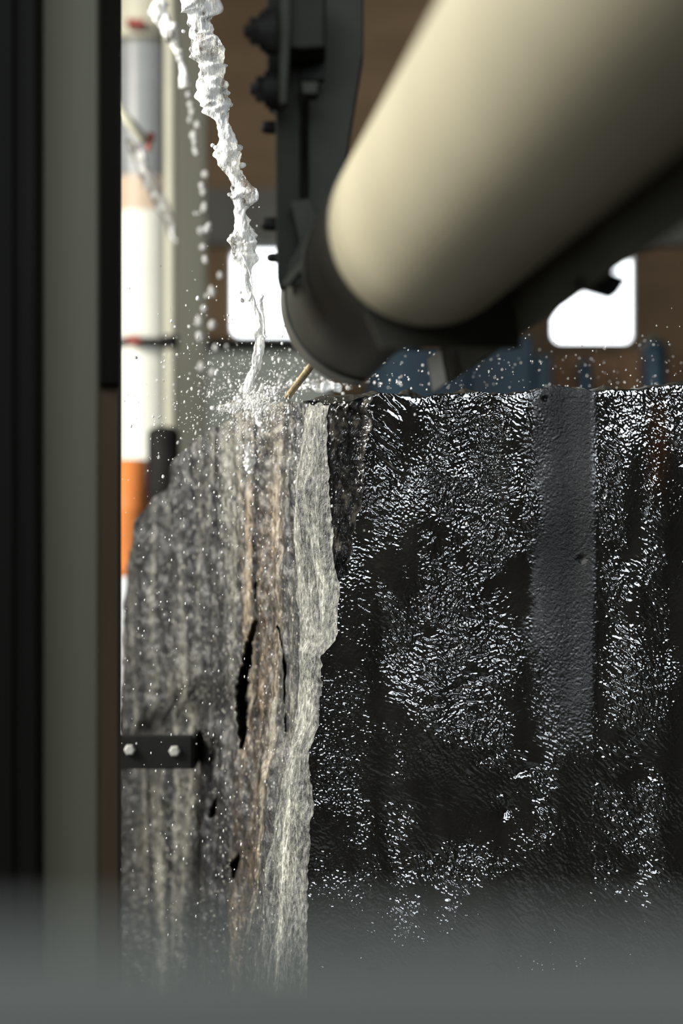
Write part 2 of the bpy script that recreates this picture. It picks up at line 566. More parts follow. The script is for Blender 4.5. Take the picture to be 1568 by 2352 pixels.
for i, rc in enumerate(rects):
    fr = bmesh.new()
    a = rounded(rc, 0.05)
    b_ = rounded((rc[0] + .012, rc[1] + .012, rc[2] - .012, rc[3] - .012), 0.04)
    n = len(a)
    VA = [[fr.verts.new((p[0], y, p[1])) for p in L] for L in (a, b_) for y in (YB - .01, YB + .06)]
    for k in range(n):
        j = (k + 1) % n
        fr.faces.new((VA[0][k], VA[0][j], VA[2][j], VA[2][k]))
        fr.faces.new((VA[2][k], VA[2][j], VA[3][j], VA[3][k]))
        fr.faces.new((VA[3][k], VA[3][j], VA[1][j], VA[1][k]))
        fr.faces.new((VA[1][k], VA[1][j], VA[0][j], VA[0][k]))
    wo = structure('window_%d' % (i + 1), fr, M['frame'])
    from_bm('pane', bm_prism([(p[0], YB + 0.05, p[1]) for p in b_], (0, 0.006, 0)), M['glass'], wo)
# concrete lintel beam over the windows
za, zb = P(0, 566, YB).z, P(0, 440, YB).z
structure('trim_1', bm_box((XL, YB - 0.10, za), (XR, YB, zb)), M['beam'])

# ------------------------------------------------------------------ the stone block
BX, BY = 0.15, 3.9
FD = 3.2                                             # distance of the sawn face
def pxX(px): return (px - 784.0) / FPX * FD
def pyZ(py): return EH + (1176.0 - py) / FPX * FD
STAIN = (pxX(1488) - BX, pxX(1532) - BX, pyZ(1120), pyZ(925))
M['sawn'] = wet_stone()
M['ridge'] = rough_stone('dry_grey_broken_stone', [(0.40, (0.012, 0.012, 0.011)), (0.47, (0.075, 0.075, 0.066)), (0.55, (0.20, 0.20, 0.17)), (0.63, (0.5, 0.5, 0.44))], 0.45, 230, (1, 1, 0.12), 1.0, spec=0.6)
M['corner'] = rough_stone('wet_fractured_stone', [(0.38, (0.008, 0.008, 0.008)), (0.52, (0.045, 0.042, 0.038)), (0.64, (0.34, 0.28, 0.20))], 0.07, 90, (1, 1, 0.5), 0.25, spec=1.0)  # palest stop also paints glints, along with the stone's own tan
M['side'] = rough_stone('weathered_grey_stone', [(0.41, (0.003, 0.003, 0.003)), (0.48, (0.013, 0.0128, 0.0123)), (0.55, (0.038, 0.0365, 0.031)), (0.63, (0.15, 0.145, 0.12))], 0.30, 170, (1.6, 0.8, 0.07), 1.0,
                        tan=(3.38 - BY + 0.05, 3.88 - BY + 0.14), spec=0.6, speck=0.6)
M['top'] = rough_stone('dark_wet_stone_top', [(0.35, (0.010, 0.010, 0.008)), (0.6, (0.035, 0.034, 0.028)), (0.75, (0.11, 0.10, 0.08))], 0.3, 60, (1, 1, 1), 0.9)

block = empty('stone_block', (BX, BY, 0), 'large quarried stone block with a wet black sawn face and a rough grey side', 'stone block')

# outlines measured on the sawn plane
EDGE = np.array([(925, 752), (1050, 752), (1150, 757), (1250, 765), (1340, 778), (1430, 778), (1480, 770), (1505, 742), (1560, 738), (1620, 735),
                 (1690, 722), (1740, 712), (1800, 716), (1850, 718), (1900, 712), (2000, 710), (2100, 706), (2200, 706), (2360, 704), (3300, 700)], float)
CORN = np.array([(905, 856), (980, 850), (1040, 835), (1140, 832), (1200, 815), (1260, 812), (1320, 795), (1345, 779)], float)
RIDL = np.array([(925, 716), (1050, 713), (1150, 706), (1250, 697), (1350, 690), (1450, 690), (1550, 690), (1650, 686), (1720, 676), (1790, 655),
                 (1870, 640), (1950, 630), (2050, 624), (2150, 610), (2250, 605), (3300, 590)], float)
TOPE = np.array([(690, 930), (752, 928), (800, 918), (850, 909), (870, 904), (940, 908), (965, 911), (1000, 904), (1080, 902), (1160, 905), (1200, 901),
                 (1230, 893), (1290, 888), (1340, 894), (1370, 898), (1440, 895), (1500, 887), (1568, 884), (1700, 890), (2000, 900)], float)
def table(seed, sig):
    t = nz((1, 4096), 1, sig, 0, seed)[0]
    return lambda q: np.interp(q, np.arange(4096), t)
_e1, _e2, _c1, _c2, _t1, _t2 = table(801, 14), table(802, 4), table(803, 9), table(804, 3.5), table(805, 12), table(806, 3.5)
def edge_px(y, wavy=1.0):
    return np.interp(y, EDGE[:, 0], EDGE[:, 1]) + wavy * (2.4 * _e1(y) + 1.3 * _e2(y))
def corn_px(y):
    j = np.interp(y, CORN[:, 0], CORN[:, 1]) + 3.5 * _c1(y) + 2.2 * _c2(y)
    return np.where(y < 1345, np.maximum(j, edge_px(y)), edge_px(y))
def top_px(x):
    return np.interp(x, TOPE[:, 0], TOPE[:, 1]) + 1.4 * _t1(x) + 0.8 * _t2(x)

# ---- relief of the sawn face on a regular grid, 1.35 frame pixels to a cell
ST = 1.35
GX0, GY0 = 690.0, 870.0
GW, GH = int(980 / ST), int(1400 / ST)
gx = GX0 + np.arange(GW) * ST
gy = GY0 + np.arange(GH) * ST
XX, YY = np.meshgrid(gx, gy)
shape = (GH, GW)
low1 = nz(shape, 40, 40, 0, 11); low2 = nz(shape, 22, 22, 0, 12); low3 = nz(shape, 60, 14, 0.0, 13); low4 = nz(shape, 9, 9, 0, 14)
# stroke direction, angle from the image x axis with y down: positive falls to the right
theta = np.radians(52) + 0.20 * low2
mid = sstep(XX, 930, 965) * (1 - sstep(XX, 1200, 1225)) * (1 - sstep(YY, 1600, 1750))
theta = theta + mid * (-0.5 + 0.75 * low2 + 0.6 * low4)
theta = np.where((XX < 930), np.radians(40) + 0.15 * low2, theta)
chev = np.exp(-((XX - 1105) / 60) ** 2) * np.exp(-((YY - 1090) / 120) ** 2)
theta = theta + chev * np.where(XX > 1105, -1.6, 0.3)
K = 8
acc = np.zeros(shape); wsum = np.zeros(shape)
for k in range(K):
    tk = math.pi * k / K
    wgt = np.clip(np.cos(theta - tk) ** 2, 0, 1) ** 14
    acc += wgt * nz(shape, 1.15, 4.2, tk, 100 + k)
    wsum += wgt ** 2
stroke = acc / np.sqrt(wsum + 1e-9)
coarse_st = nz(shape, 2.6, 12, math.radians(42), 140)
fine = nz(shape, 1.0, 1.0, 0, 150)
grain = nz(shape, 1.6, 1.6, 0, 151)

def blob(cx, cy, rx, ry, rot=0.0, p=2.0):
    c, s = math.cos(math.radians(rot)), math.sin(math.radians(rot))
    dx, dy = XX - cx, YY - cy
    a = (dx * c + dy * s) / rx
    b_ = (-dx * s + dy * c) / ry
    return np.exp(-(a * a + b_ * b_) ** (p / 2))
A = np.zeros(shape)                                   # height of the stroke relief
def addA(m): 
    global A
    A = np.maximum(A, m)
BIG = 1.0 * blob(890, 1010, 40, 130, 0, 6)
addA(0.55 * BIG)
addA(1.05 * blob(868, 1180, 34, 110, 15, 4))
addA(0.9 * blob(900, 1390, 28, 120, -35, 4))
addA(1.12 * blob(1085, 1060, 112, 190, 0, 8))
addA(0.95 * blob(1090, 1290, 140, 110, 0, 4))
addA(1.08 * blob(1035, 1500, 160, 170, 12, 5))
addA(0.95 * blob(1060, 1640, 195, 75, 32, 4))
addA(0.9 * blob(1150, 1740, 70, 50, 30, 4))
addA(0.75 * blob(920, 1860, 50, 130, 0, 3))
addA(0.62 * blob(1010, 1990, 140, 70, 0, 3))
addA(0.66 * blob(1150, 1860, 45, 40, 30, 4))
addA(0.60 * blob(960, 2110, 110, 60, 0, 3))
addA(0.80 * blob(1250, 1700, 35, 260, 0, 4))
addA(1.0 * blob(1215, 1180, 16, 290, 0, 6))
addA(1.05 * blob(1410, 1240, 36, 330, -3, 6))
addA(0.95 * blob(1505, 1330, 30, 330, -3, 6))
addA(0.95 * blob(1450, 1560, 75, 170, 0, 4))
addA(0.85 * blob(1450, 1800, 90, 160, 0, 4))
addA(1.0 * blob(1545, 990, 40, 120, -35, 4))
addA(0.55 * blob(1450, 2040, 90, 90, 0, 3))
addA(0.62 * blob(1365, 1700, 8, 420, 0, 6))
# dark smooth streaks
dark = 1 - 0.95 * blob(948, 960, 15, 60, 0, 4)
dark *= 1 - 0.85 * blob(940, 1220, 16, 160, -5, 4)
dark *= 1 - 0.85 * blob(905, 1330, 22, 60, -40, 4)
dark *= 1 - 0.8 * blob(1450, 1130, 20, 170, 0, 4)
dark *= 1 - 0.85 * blob(1565, 1480, 34, 330, 0, 3)
dark *= 1 - 0.75 * blob(1120, 1890, 70, 60, 0, 4)
dark *= 1 - 0.6 * blob(1000, 1800, 60, 40, 0, 4)
dark *= 1 - 0.7 * blob(1060, 1180, 26, 26, 0, 3)
dark *= 1 - 0.6 * blob(1185, 1010, 14, 60, 0, 3)
patchy = np.clip(0.95 + 0.26 * low2 + 0.12 * low1 + 0.30 * low4, 0.05, 1.5)
addA(0.20 * (1 - sstep(YY, 1500, 2200) * 0.3))
A = A * dark * patchy * (1 + 0.7 * sstep(YY, 1600, 1950))
MAT = sstep(XX + 9 * low4 + 14 * low2 * sstep(YY, 1100, 1500), 1192, 1262) * (1 - sstep(XX + 5 * low4, 1345, 1382)) * (1 - sstep(YY + 60 * low2, 1350, 1850)) * np.clip(0.9 + 0.2 * low2, 0, 1.3)
FINE = 0.75 * sstep(XX, 690, 760) * (1 - sstep(XX, 835, 860)) * (0.35 + 0.65 * (1 - sstep(YY, 1250, 1450))) + 0.16
FINE = FINE * np.clip(0.8 + 0.35 * low2, 0, 1.4)
A = A * (1 - 0.96 * MAT)
FINE = FINE * (1 - MAT)
cell = ST * FD / FPX                                   # metres
relief = (A * (0.76 * stroke + 0.26 * grain + 0.20 * fine) + 0.25 * A * coarse_st) * 0.95 * cell
relief += 1.0 * BIG * np.clip(0.9 + 0.3 * low4, 0, 1.4) * coarse_st * cell
relief += (0.22 * MAT * fine) * cell + (FINE * 0.62 * fine) * cell
# shallow saw waves and chipped pits
relief += 0.0012 * low3 + 0.0020 * low1
relief -= 0.0045 * sum(blob(cx, cy, rx, ry, ro, 2.5) for cx, cy, rx, ry, ro in
                       ((1065, 1415, 30, 10, 20), (1070, 1570, 34, 9, -25), (1205, 1770, 24, 10, -20), (1250, 917, 7, 5, 0), (1335, 1285, 9, 8, 0), (1165, 1860, 14, 20, 30)))
relief += 0.0012 * sstep(XX, 915, 955) - 0.0010 * sstep(XX, 1358, 1376) + 0.0010 * sstep(XX, 1204, 1226) - 0.0010 * sstep(XX + 8 * low2, 1505, 1555)

def sample(F, x, y):
    fx = np.clip((x - GX0) / ST, 0, GW - 1.001); fy = np.clip((y - GY0) / ST, 0, GH - 1.001)
    ix = fx.astype(int); iy = fy.astype(int); ax = fx - ix; ay = fy - iy
    return (F[iy, ix] * (1 - ax) * (1 - ay) + F[iy, ix + 1] * ax * (1 - ay) + F[iy + 1, ix] * (1 - ax) * ay + F[iy + 1, ix + 1] * ax * ay)

ncol, nrow = 660, 980
u = np.linspace(0, 1, ncol)[None, :]
v = np.linspace(0, 1, nrow)[:, None]
YBOT = 2230.0
yr = 905 + v * (YBOT - 905) + 0 * u
for _ in range(2):
    L = corn_px(yr)
    x = L + u * (1650 - L)
    T = top_px(x)
    yr = T + v * (YBOT - T)
d = FD - sample(relief, x, yr) + 0.0
# rounded lip along the top edge
d = d + 0.0015 * np.exp(-((yr - T) / 4.0)) 
V = np.stack([pxX(x), d, pyZ(yr)], -1)
# coarse continuation to the right end and to the floor
XEND = pxX(1652)
ex = [0.5, 1.0]
Vr = np.stack([np.stack([V[:, -1, 0] + (XEND - V[:, -1, 0]) * e, V[:, -1, 1] + 0.004 * e, V[:, -1, 2]], -1) for e in ex], 1)
V = np.concatenate([V, Vr], 1)
bot = V[-1]
xl = pxX(700)
Vb = []
for e in (0.15, 0.5, 1.0):
    row = bot.copy(); row[:, 2] = bot[:, 2] * (1 - e); row[:, 1] = FD
    Vb.append(row)
V = np.concatenate([V, np.stack(Vb, 0)], 0)
face = grid_mesh('sawn_face', V, M['sawn'], block)
face['label'] = 'wet black sawn face with glinting saw marks'

# ---- the fractured wet strip between the ridge and the sawn face
n1, n2 = 80, 320
u = np.linspace(0, 1, n1)[None, :]; v = np.linspace(0, 1, n2)[:, None]
yy = 926 + v * (1346 - 926) + 0 * u
for _ in range(2):
    xa, xb = edge_px(yy), corn_px(yy)
    xx = xa + u * (xb - xa)
    T = top_px(xx)
    yy = T + v * (1346 - T)
nn = nz((n2, n1), 9, 6, 0.3, 21) * 0.0045 + nz((n2, n1), 3.6, 2.6, 0.3, 22) * 0.0020 + nz((n2, n1), 1.4, 1.2, 0, 23) * 0.0005
bell = np.sin(np.pi * np.clip(u, 0, 1)) ** 0.6
dd = FD + 0.004 + (0.013 + nn) * bell * sstep(1 - v, 0.0, 0.12) + 0.010 * (1 - u) * sstep(1 - v, 0, 0.2)
V = np.stack([pxX(xx), dd, pyZ(yy)], -1)
o = grid_mesh('broken_corner', V, M['corner'], block)
o['label'] = 'wet fractured strip along the top of the broken edge'

# ---- bright broken ridge and the natural side, in one parametrisation
def side_x(z): return -0.024 - 0.36 * (z - 3.2)
def ztop(z): return EH + np.interp(z, [3.2, 3.36, 3.5, 3.73, 3.99, 4.2, 4.44, 4.55, 5.1], [.174, .184, .19, .177, .128, .03, -.12, -.17, -.45])

def side_block(name, mat, u0, u1, nu, nv, seed, amps, label):
    """u in 0..1 is the ridge, u in 1..2 the side going back"""
    uu = np.linspace(u0, u1, nu)[None, :] + np.zeros((nv, 1))
    t = np.linspace(0, 1, nv)[:, None] + np.zeros((1, nu))
    dep = np.where(uu < 1, 3.2 + 0.17 * uu, 3.37 + (uu - 1) * (1.09 + 0.26 * sstep(t, 0.30, 0.36)))
    zt = ztop(dep)
    Z = 0.0 + (1 - t ** 1.0) * (zt - 0.0)
    py = 1176 - (Z - EH) / 3.2 * FPX
    xe = pxX(edge_px(py, (1 - np.clip(uu, 0, 1)) ** 8))
    pyl = 1176 - (Z - EH) / 3.37 * FPX
    xl_ = (np.interp(pyl, RIDL[:, 0], RIDL[:, 1]) - 784) / FPX * 3.37
    xs = side_x(dep) + (xl_ - side_x(3.37)) * np.exp(-np.clip(uu - 1, 0, 9) / 0.25)
    X = np.where(uu < 1, xe + (xl_ - xe) * uu, xs)
    Yd = dep.copy()
    rng = np.random.RandomState(seed)
    disp = np.zeros((nv, nu))
    for k, (sv, su, amp) in enumerate(amps):
        disp += amp * nz((nv, nu), sv, su, 0.0, seed + k)
    # fade towards the sharp front edge
    disp *= sstep(uu, 0.0, 0.12) * sstep(1 - uu, 0.0, 0.1) if u0 < 1 else sstep(uu, 1.0, 1.05)
    if u0 < 1:
        disp += 0.016 * np.sin(np.pi * np.clip(uu, 0, 1)) * (1 + 0.4 * nz((nv, nu), 40, 30, 0, seed + 40))
    ppx = 784 + X / Yd * FPX; ppy = 1176 - (Z - EH) / Yd * FPX
    dent = np.zeros((nv, nu))
    for line, wd, dp in CRACKS:
        for (ax, ay), (bx, by) in zip(line, line[1:]):
            s = np.clip((ppy - ay) / (by - ay), 0, 1)
            cx = ax + (bx - ax) * s + wd * (0.28 * _e1(ppy * 0.6) + 0.10 * _e2(ppy))
            w = wd * (0.35 + 0.65 * np.sin(np.pi * np.clip((ppy - line[0][1]) / (line[-1][1] - line[0][1]), 0.02, 0.98)))
            inside = (ppy >= ay) & (ppy <= by)
            dent = np.maximum(dent, np.where(inside, np.exp(-((ppx - cx) / w) ** 4), 0))
    # jagged top
    nzr = nz((nv, nu), 8, 7, 0, seed + 60)
    Z = Z + 0.004 * nzr * (1 - t) ** 60
    kk = 1 + 0.012 * dent                       # the lips of the fissures curl inwards
    V = np.stack([(X - 0.94 * disp) * kk, (Yd - 0.34 * disp) * kk, EH + (Z - EH) * kk], -1)
    hole = dent > 0.55
    o = grid_mesh(name, V[:, ::-1], mat, block, True, hole[:, ::-1])
    o['label'] = label
    if u0 >= 1:
        E = V[:, -1]
        Vb = np.stack([E, np.stack([np.full(nv, XEND), E[:, 1], E[:, 2]], -1)], 1)
        grid_mesh('back_face', Vb, M['top'], block)
    return o
CRACKS = [([(576, 1425), (560, 1500), (548, 1600), (545, 1720)], 9.0, 0.085),
          ([(640, 1440), (655, 1500), (660, 1580), (662, 1680)], 3.0, 0.03),
          ([(500, 1830), (488, 1880)], 7.0, 0.05), ([(535, 1960), (524, 2020)], 8.0, 0.05),
          ([(718, 1172), (713, 1215)], 2.2, 0.02), ([(588, 1330), (580, 1375)], 5.0, 0.04), ([(690, 1395), (694, 1420)], 5.0, 0.02)]
side_block('broken_ridge', M['ridge'], 0.0, 1.0, 130, 900, 31, [(90, 14, 0.005), (34, 5, 0.0030), (12, 2.2, 0.0018), (4, 1.2, 0.0008)], 'pale grey broken ridge')
side_block('natural_side', M['side'], 1.0, 2.0, 320, 580, 51, [(160, 19, 0.008), (66, 7.5, 0.0055), (18, 3.6, 0.0018), (5, 1.8, 0.0016), (2.0, 1.0, 0.0010)], 'rough weathered side streaked grey and tan')

# ---- top, right end and back
n1, n2 = 420, 60
xs = np.linspace(pxX(752), XEND, n1)
zfront = pyZ(top_px(784 + xs / FD * FPX))
rows = []
prof = [(0.012, 0.0), (0.02, 0.004), (0.045, 0.013), (0.075, 0.016), (0.12, 0.018), (0.3, 0.02), (0.8, 0.0), (1.6, -0.05)]
lump = nz((len(prof), n1), 0.8, 6, 0, 71)
rg = np.random.RandomState(5)
wob = nz((1, n1), 1, 9, 0, 72)[0]
for i, (dy, dz) in enumerate(prof):
    left = np.exp(-((xs - pxX(700)) / 0.09) ** 2)
    rows.append(np.stack([xs - 0.05 * left * min(dy / 0.1, 1), FD + dy + 0 * xs, zfront + dz * (0.35 + 0.65 * left + 0.2 * wob) + 0.002 * lump[i] * min(1, dy / 0.03)], -1))
Vt = np.stack(rows, 0)
o = grid_mesh('top_surface', Vt, M['top'], block)
o['label'] = 'dark wet top with a chipped front edge'
# strip of top over the receding side
nu = 160
dep = np.linspace(3.2, 4.47, nu)
xl0 = side_x(dep) + 0.035
Vt = np.stack([np.stack([xl0 + (XEND - xl0) * e, dep + 0.0 * e, ztop(dep) - 0.002 - 0.04 * min(1, e * 8)], -1) for e in (0.0, 0.02, 0.05, 0.1, 0.3, 0.6, 1.0)], 0)
grid_mesh('top_slope', Vt, M['top'], block)
nv_, nu_ = 240, 160
uu = np.linspace(0, 1, nu_)[None, :] + np.zeros((nv_, 1)); t = np.linspace(0, 1, nv_)[:, None] + np.zeros((1, nu_))
yd = FD + 0.003 + uu * 1.44
zt_ = np.interp(yd, [3.2, 3.3, 3.6, 4.0, 4.7], [pyZ(top_px(np.array([1652.0])))[0], EH + .21, EH + .19, EH + .05, EH - .2])
dis = (0.010 * nz((nv_, nu_), 20, 12, 0, 91) + 0.005 * nz((nv_, nu_), 6, 4, 0, 92) + 0.002 * nz((nv_, nu_), 2, 1.5, 0, 93)) * sstep(uu, 0, 0.05)
grid_mesh('end_face', np.stack([XEND + dis + 0.03 * uu, yd, zt_ * (1 - t)], -1), M['side'], block)

# ------------------------------------------------------------------ the wire saw head
head = empty('wire_saw_head', P(690, 300, 2.6) , 'grey wire saw head with a long round drum housing hanging above the stone block', 'saw machine')
HB = head.location.copy()
AX = Vector((-0.128, 1.0, -0.060)).normalized()
C1 = P(840, 689, 2.7)
R1 = 189 * 2.7 / FPX
def arc_shell(name, t0, t1, r_out, r_in, a0, a1, mat, n=64, nt=6):
    """part of a tube round the drum axis; angles from +x towards +z, t measured from C1 towards the camera"""
    a, uax, vax = frame_of(AX)
    if uax.x < 0: uax, vax = -uax, vax
    bm = bmesh.new()
    full = abs(a1 - a0) >= 359.9
    m = n if full else n + 1
    g = []
    for t in np.linspace(t0, t1, nt):
        ro, ri = [], []
        for k in range(m):
            an = math.radians(a0 + (a1 - a0) * k / n)
            dirv = uax * math.cos(an) + Vector((0, 0, 1)) * math.sin(an)
            ro.append(bm.verts.new(C1 - AX * t + dirv * r_out))
            ri.append(bm.verts.new(C1 - AX * t + dirv * r_in))
        g.append((ro, ri))
    rng = range(m) if full else range(m - 1)
    for (o1, i1), (o2, i2) in zip(g, g[1:]):
        for k in rng:
            j = (k + 1) % m
            bm.faces.new((o1[k], o1[j], o2[j], o2[k]))
            bm.faces.new((i1[j], i1[k], i2[k], i2[j]))
        if not full:
            bm.faces.new((o1[0], o2[0], i2[0], i1[0]))
            bm.faces.new((o1[-1], i1[-1], i2[-1], o2[-1]))
    for (oo, ii) in (g[0], g[-1]):
        for k in rng:
            j = (k + 1) % m
            bm.faces.new((oo[k], ii[k], ii[j], oo[j]))
    o = from_bm(name, bm, mat, head, smooth=True)
    md = o.modifiers.new('edge', 'EDGE_SPLIT'); md.split_angle = math.radians(40)
    return o
drum = arc_shell('drum_housing', 0.50, 2.15, R1, R1 - 0.012, 0, 360, M['drum'], 96, 3)
drum['label'] = 'long grey-green round housing'
arc_shell('collar', 0.0, 0.50, R1 + 0.001, R1 - 0.012, -10, 268, M['collar'], 72, 4)
arc_shell('rim', -0.012, 0.045, R1 + 0.0045, R1 - 0.004, 60, 266, M['rim'], 64, 3)
# closed end of the drum housing with its straight lower plate
def axis_poly(name, px, dpt, length, mat, bevel=0.0):
    pts = [P(x, y, dpt) for x, y in px]
    return from_bm(name, bm_prism(pts, AX * length), mat, head, bevel=bevel)
axis_poly('end_plate', [(878, 799), (1195, 799), (1200, 690), (1150, 470), (950, 400), (820, 480), (800, 620), (850, 740)], 2.22, 0.012, M['rail'])
axis_poly('hub', [(860 + 62 * math.cos(i * math.pi / 12), 660 + 62 * math.sin(i * math.pi / 12)) for i in range(24)], 2.3, 0.36, M['black'])
# side rail under the drum
rail_pts = [P(x, y, 2.65) for x, y in ((1006, 748), (1030, 881), (1104, 832), (1096, 690))]
rail = from_bm('side_rail', bm_prism(rail_pts, -AX * 2.1), M['rail'], head, bevel=0.002)
clip_c = P(1372, 660, 1.95)
from_bm('cable_clip', bm_prism([clip_c + Vector(p) for p in ((-.03, 0, -.002), (0.012, 0, -.014), (0.024, 0, 0.004), (-.01, 0, .018))], -AX * 0.03), M['black'], rail, bevel=0.002)
# pale strip that paints the lit far end of the rail's left face
axis_poly('rail_lit_end', [(1010, 800), (1024, 800), (1034, 876), (1024, 879)], 2.55, 0.10, M['bright_bolt'], 0.001)

# upright guard beside the drum, running up to the roof
TOPY = -4060
poly('edge_bar', [(604, TOPY), (688, TOPY), (690, 470), (712, 575), (650, 655), (638, 655), (634, 640), (632, 245), (612, 232)], 2.50, 0.07, M['guard'], head, 0.003)
poly('inner_panel', [(706, TOPY), (835, TOPY), (835, 120), (790, 400), (776, 590), (742, 640), (706, 640)], 2.56, 0.05, M['guard_light'], head, 0.003)
poly('back_box', [(640, TOPY), (800, TOPY), (790, 560), (650, 590)], 2.64, 0.06, M['black'], head, 0.002)
poly('cover_plate', [(668, 462), (712, 455), (760, 560), (700, 655), (655, 655), (664, 610), (690, 560)], 2.47, 0.02, M['guard_light'], head, 0.002)
poly('gusset', [(645, 652), (702, 586), (716, 592), (662, 656)], 2.46, 0.02, M['rail'], head, 0.001)
poly('cross_block', [(640, -60), (748, -60), (746, 108), (690, 112), (640, 108)], 2.42, 0.09, M['guard'], head, 0.003)
poly('hole_shade', [(688, 112), (748, 112), (744, 182), (690, 184)], 2.50, 0.02, M['black'], head, 0.001)  # black plate painting the shade of a hole in the guard
poly('slot_lip', [(690, 186), (732, 186), (728, 216), (694, 216)], 2.46, 0.04, M['guard_light'], head, 0.002)
poly('strap', [(640, -60), (668, -60), (668, 62), (658, 240), (640, 240)], 2.40, 0.03, M['guard_light'], head, 0.003)
def big_bolt(px, py, dd, k=1.0):
    s = dd / FPX * k
    c = P(px, py, dd)
    st = from_bm('stud', bm_lathe(c, (1, 0, 0), [(0, 0), (0.0, 11 * s), (4 * s, 15 * s), (75 * s, 15 * s)], 20), M['bolt'], head, smooth=False)
    bm = bm_lathe(c + Vector((12 * s, 0, 0)), (1, 0, 0), [(0, 0), (0, 27 * s), (5 * s, 33 * s), (24 * s, 33 * s), (24 * s, 0)], 6)
    from_bm('nut', bm, M['bolt'], st)
    bm = bm_lathe(c + Vector((36 * s, 0, 0)), (1, 0, 0), [(0, 0), (0, 44 * s), (10 * s, 44 * s), (10 * s, 52 * s), (40 * s, 54 * s), (40 * s, 0)], 24)
    from_bm('washer', bm, M['bolt'], st)
big_bolt(560, 72, 2.40)
big_bolt(574, 205, 2.46, 0.95)
def round_bolt(px, py, dd, r=15):
    s = dd / FPX
    from_bm('bolt', bm_lathe(P(px, py, dd), (1, 0, 0), [(0, 0), (1.5 * s, 0.55 * r * s), (6 * s, 0.85 * r * s), (14 * s, r * s), (50 * s, r * s), (50 * s, 0)], 18), M['bolt'], head, smooth=True)
round_bolt(598, 293, 2.52)
round_bolt(598, 515, 2.53, 16)
round_bolt(610, 592, 2.56, 12)

# ------------------------------------------------------------------ the cutting wire
def helix_wire():
    pts = [P(728, 822, 3.0), P(714, 842, 3.05), P(672, 897, 3.28), P(660, 912, 3.33)]
    o = empty('cutting_wire', P(660, 912, 3.33), 'short slanting length of coiled brass-coloured cutting wire running into the stone', 'wire')
    a0, a1 = pts[0], pts[-1]
    ax = (a1 - a0)
    Ln = ax.length
    a, u_, v_ = frame_of(ax)
    r = 0.0036
    from_bm('core', bm_lathe(a0, a, [(0, 0), (0, r * .45), (Ln, r * .45), (Ln, 0)], 10), M['wire_core'], o, smooth=True)
    turns = int(Ln / 0.0085)
    bm = bmesh.new()
    N = turns * 14
    rings = []
    for i in range(N + 1):
        an = 2 * math.pi * turns * i / N
        c = a0 + a * (Ln * i / N) + (u_ * math.cos(an) + v_ * math.sin(an)) * r
        rad = (u_ * math.cos(an) + v_ * math.sin(an))
        rings.append([bm.verts.new(c + (rad * math.cos(q) + a * math.sin(q)) * 0.0022) for q in (0, math.pi / 3, 2 * math.pi / 3, math.pi, 4 * math.pi / 3, 5 * math.pi / 3)])
    for A_, B_ in zip(rings, rings[1:]):
        for k in range(6):
            j = (k + 1) % 6
            bm.faces.new((A_[k], A_[j], B_[j], B_[k]))
    from_bm('coil', bm, M['wire'], o, smooth=True)
helix_wire()

# ------------------------------------------------------------------ posts at the left, bar in front
def px_box(x0, x1, d0, d1):
    """box standing on the floor, its front face between the two columns at d0"""
    a = P(x0, 0, d0).x; b = P(x1, 0, d0).x
    return (a, d0, 0), (b, d1, CEIL)
gp = empty('machine_post', (P(156, 0, 2.38).x, 2.38, 0), 'tall flat grey-green machine post at the left', 'post')
lo, hi = px_box(91, 223, 2.38, 2.41)
from_bm('front_plate', bm_box(lo, hi), M['post_grey'], gp, bevel=0.002)
lo2, hi2 = (lo[0] + .004, 2.41, 0), (lo[0] + .012, 2.50, CEIL)
from_bm('flange', bm_box(lo2, hi2), M['post_black'], gp)
bp_ = empty('guide_column', (P(40, 0, 2.3).x, 2.3, 0), 'black grimy guide column at the left picture edge', 'post')
for x0, x1, d0, d1, nm in ((-120, 28, 2.26, 2.32, 'outer_face'), (28, 34, 2.31, 2.33, 'groove_strip'), (34, 80, 2.28, 2.34, 'inner_face'), (80, 92, 2.33, 2.36, 'seal_strip')):
    lo, hi = px_box(x0, x1, d0, d1)
    from_bm(nm, bm_box(lo, hi), M['post_black'], bp_, bevel=0.001)
rp = empty('rear_post', (P(247, 0, 2.78).x, 2.78, 0), 'narrow rusty brown post just behind the grey-green machine post', 'post')
lo, hi = px_box(205, 272, 2.78, 2.82)
from_bm('web', bm_box(lo, hi), M['post_brown'], rp, bevel=0.002)
pz = P(0, 880, 2.75).z
lo, hi = px_box(205, 273, 2.755, 2.78)
from_bm('black_cover', bm_box((lo[0], lo[1], pz), (hi[0], hi[1], CEIL)), M['post_black'], rp, bevel=0.001)

gr = empty('guard_rail', (0, 0.46, 0), 'out-of-focus grey bar crossing the very bottom of the picture', 'rail')
zt = EH - 0.0952
from_bm('bar', bm_box((-1.0, 0.44, zt - 0.07), (1.0, 0.448, zt)), M['bar'], gr, bevel=0.002)
for sx in (-0.9, 0.9):
    from_bm('upright', bm_box((sx - .02, 0.44, 0), (sx + .02, 0.48, zt - 0.07)), M['bar'], gr, bevel=0.002)

# ------------------------------------------------------------------ clamp holding the block
cl = empty('clamp_plate', P(355, 1766, 3.78), 'flat black steel clamp plate with two pale bolts against the rough side of the block', 'clamp')
from_bm('plate', bm_prism([P(x, y, 3.78) for x, y in ((120, 1690), (440, 1690), (440, 1766), (120, 1766))], (0, 0.02, 0)), M['black'], cl, bevel=0.002)
from_bm('stay', bm_prism([P(x, y, 3.80) for x, y in ((436, 1694), (446, 1694), (446, 1766), (436, 1766))], (0.0, 0.30, 0)), M['black'], cl)
for bx, by in ((298, 1722), (401, 1725)):
    from_bm('bolt', bm_lathe(P(bx, by, 3.78), (0, -1, 0), [(-0.002, 0.011), (0.004, 0.011), (0.008, 0.008), (0.008, 0)], 6), M['bright_bolt'], cl)
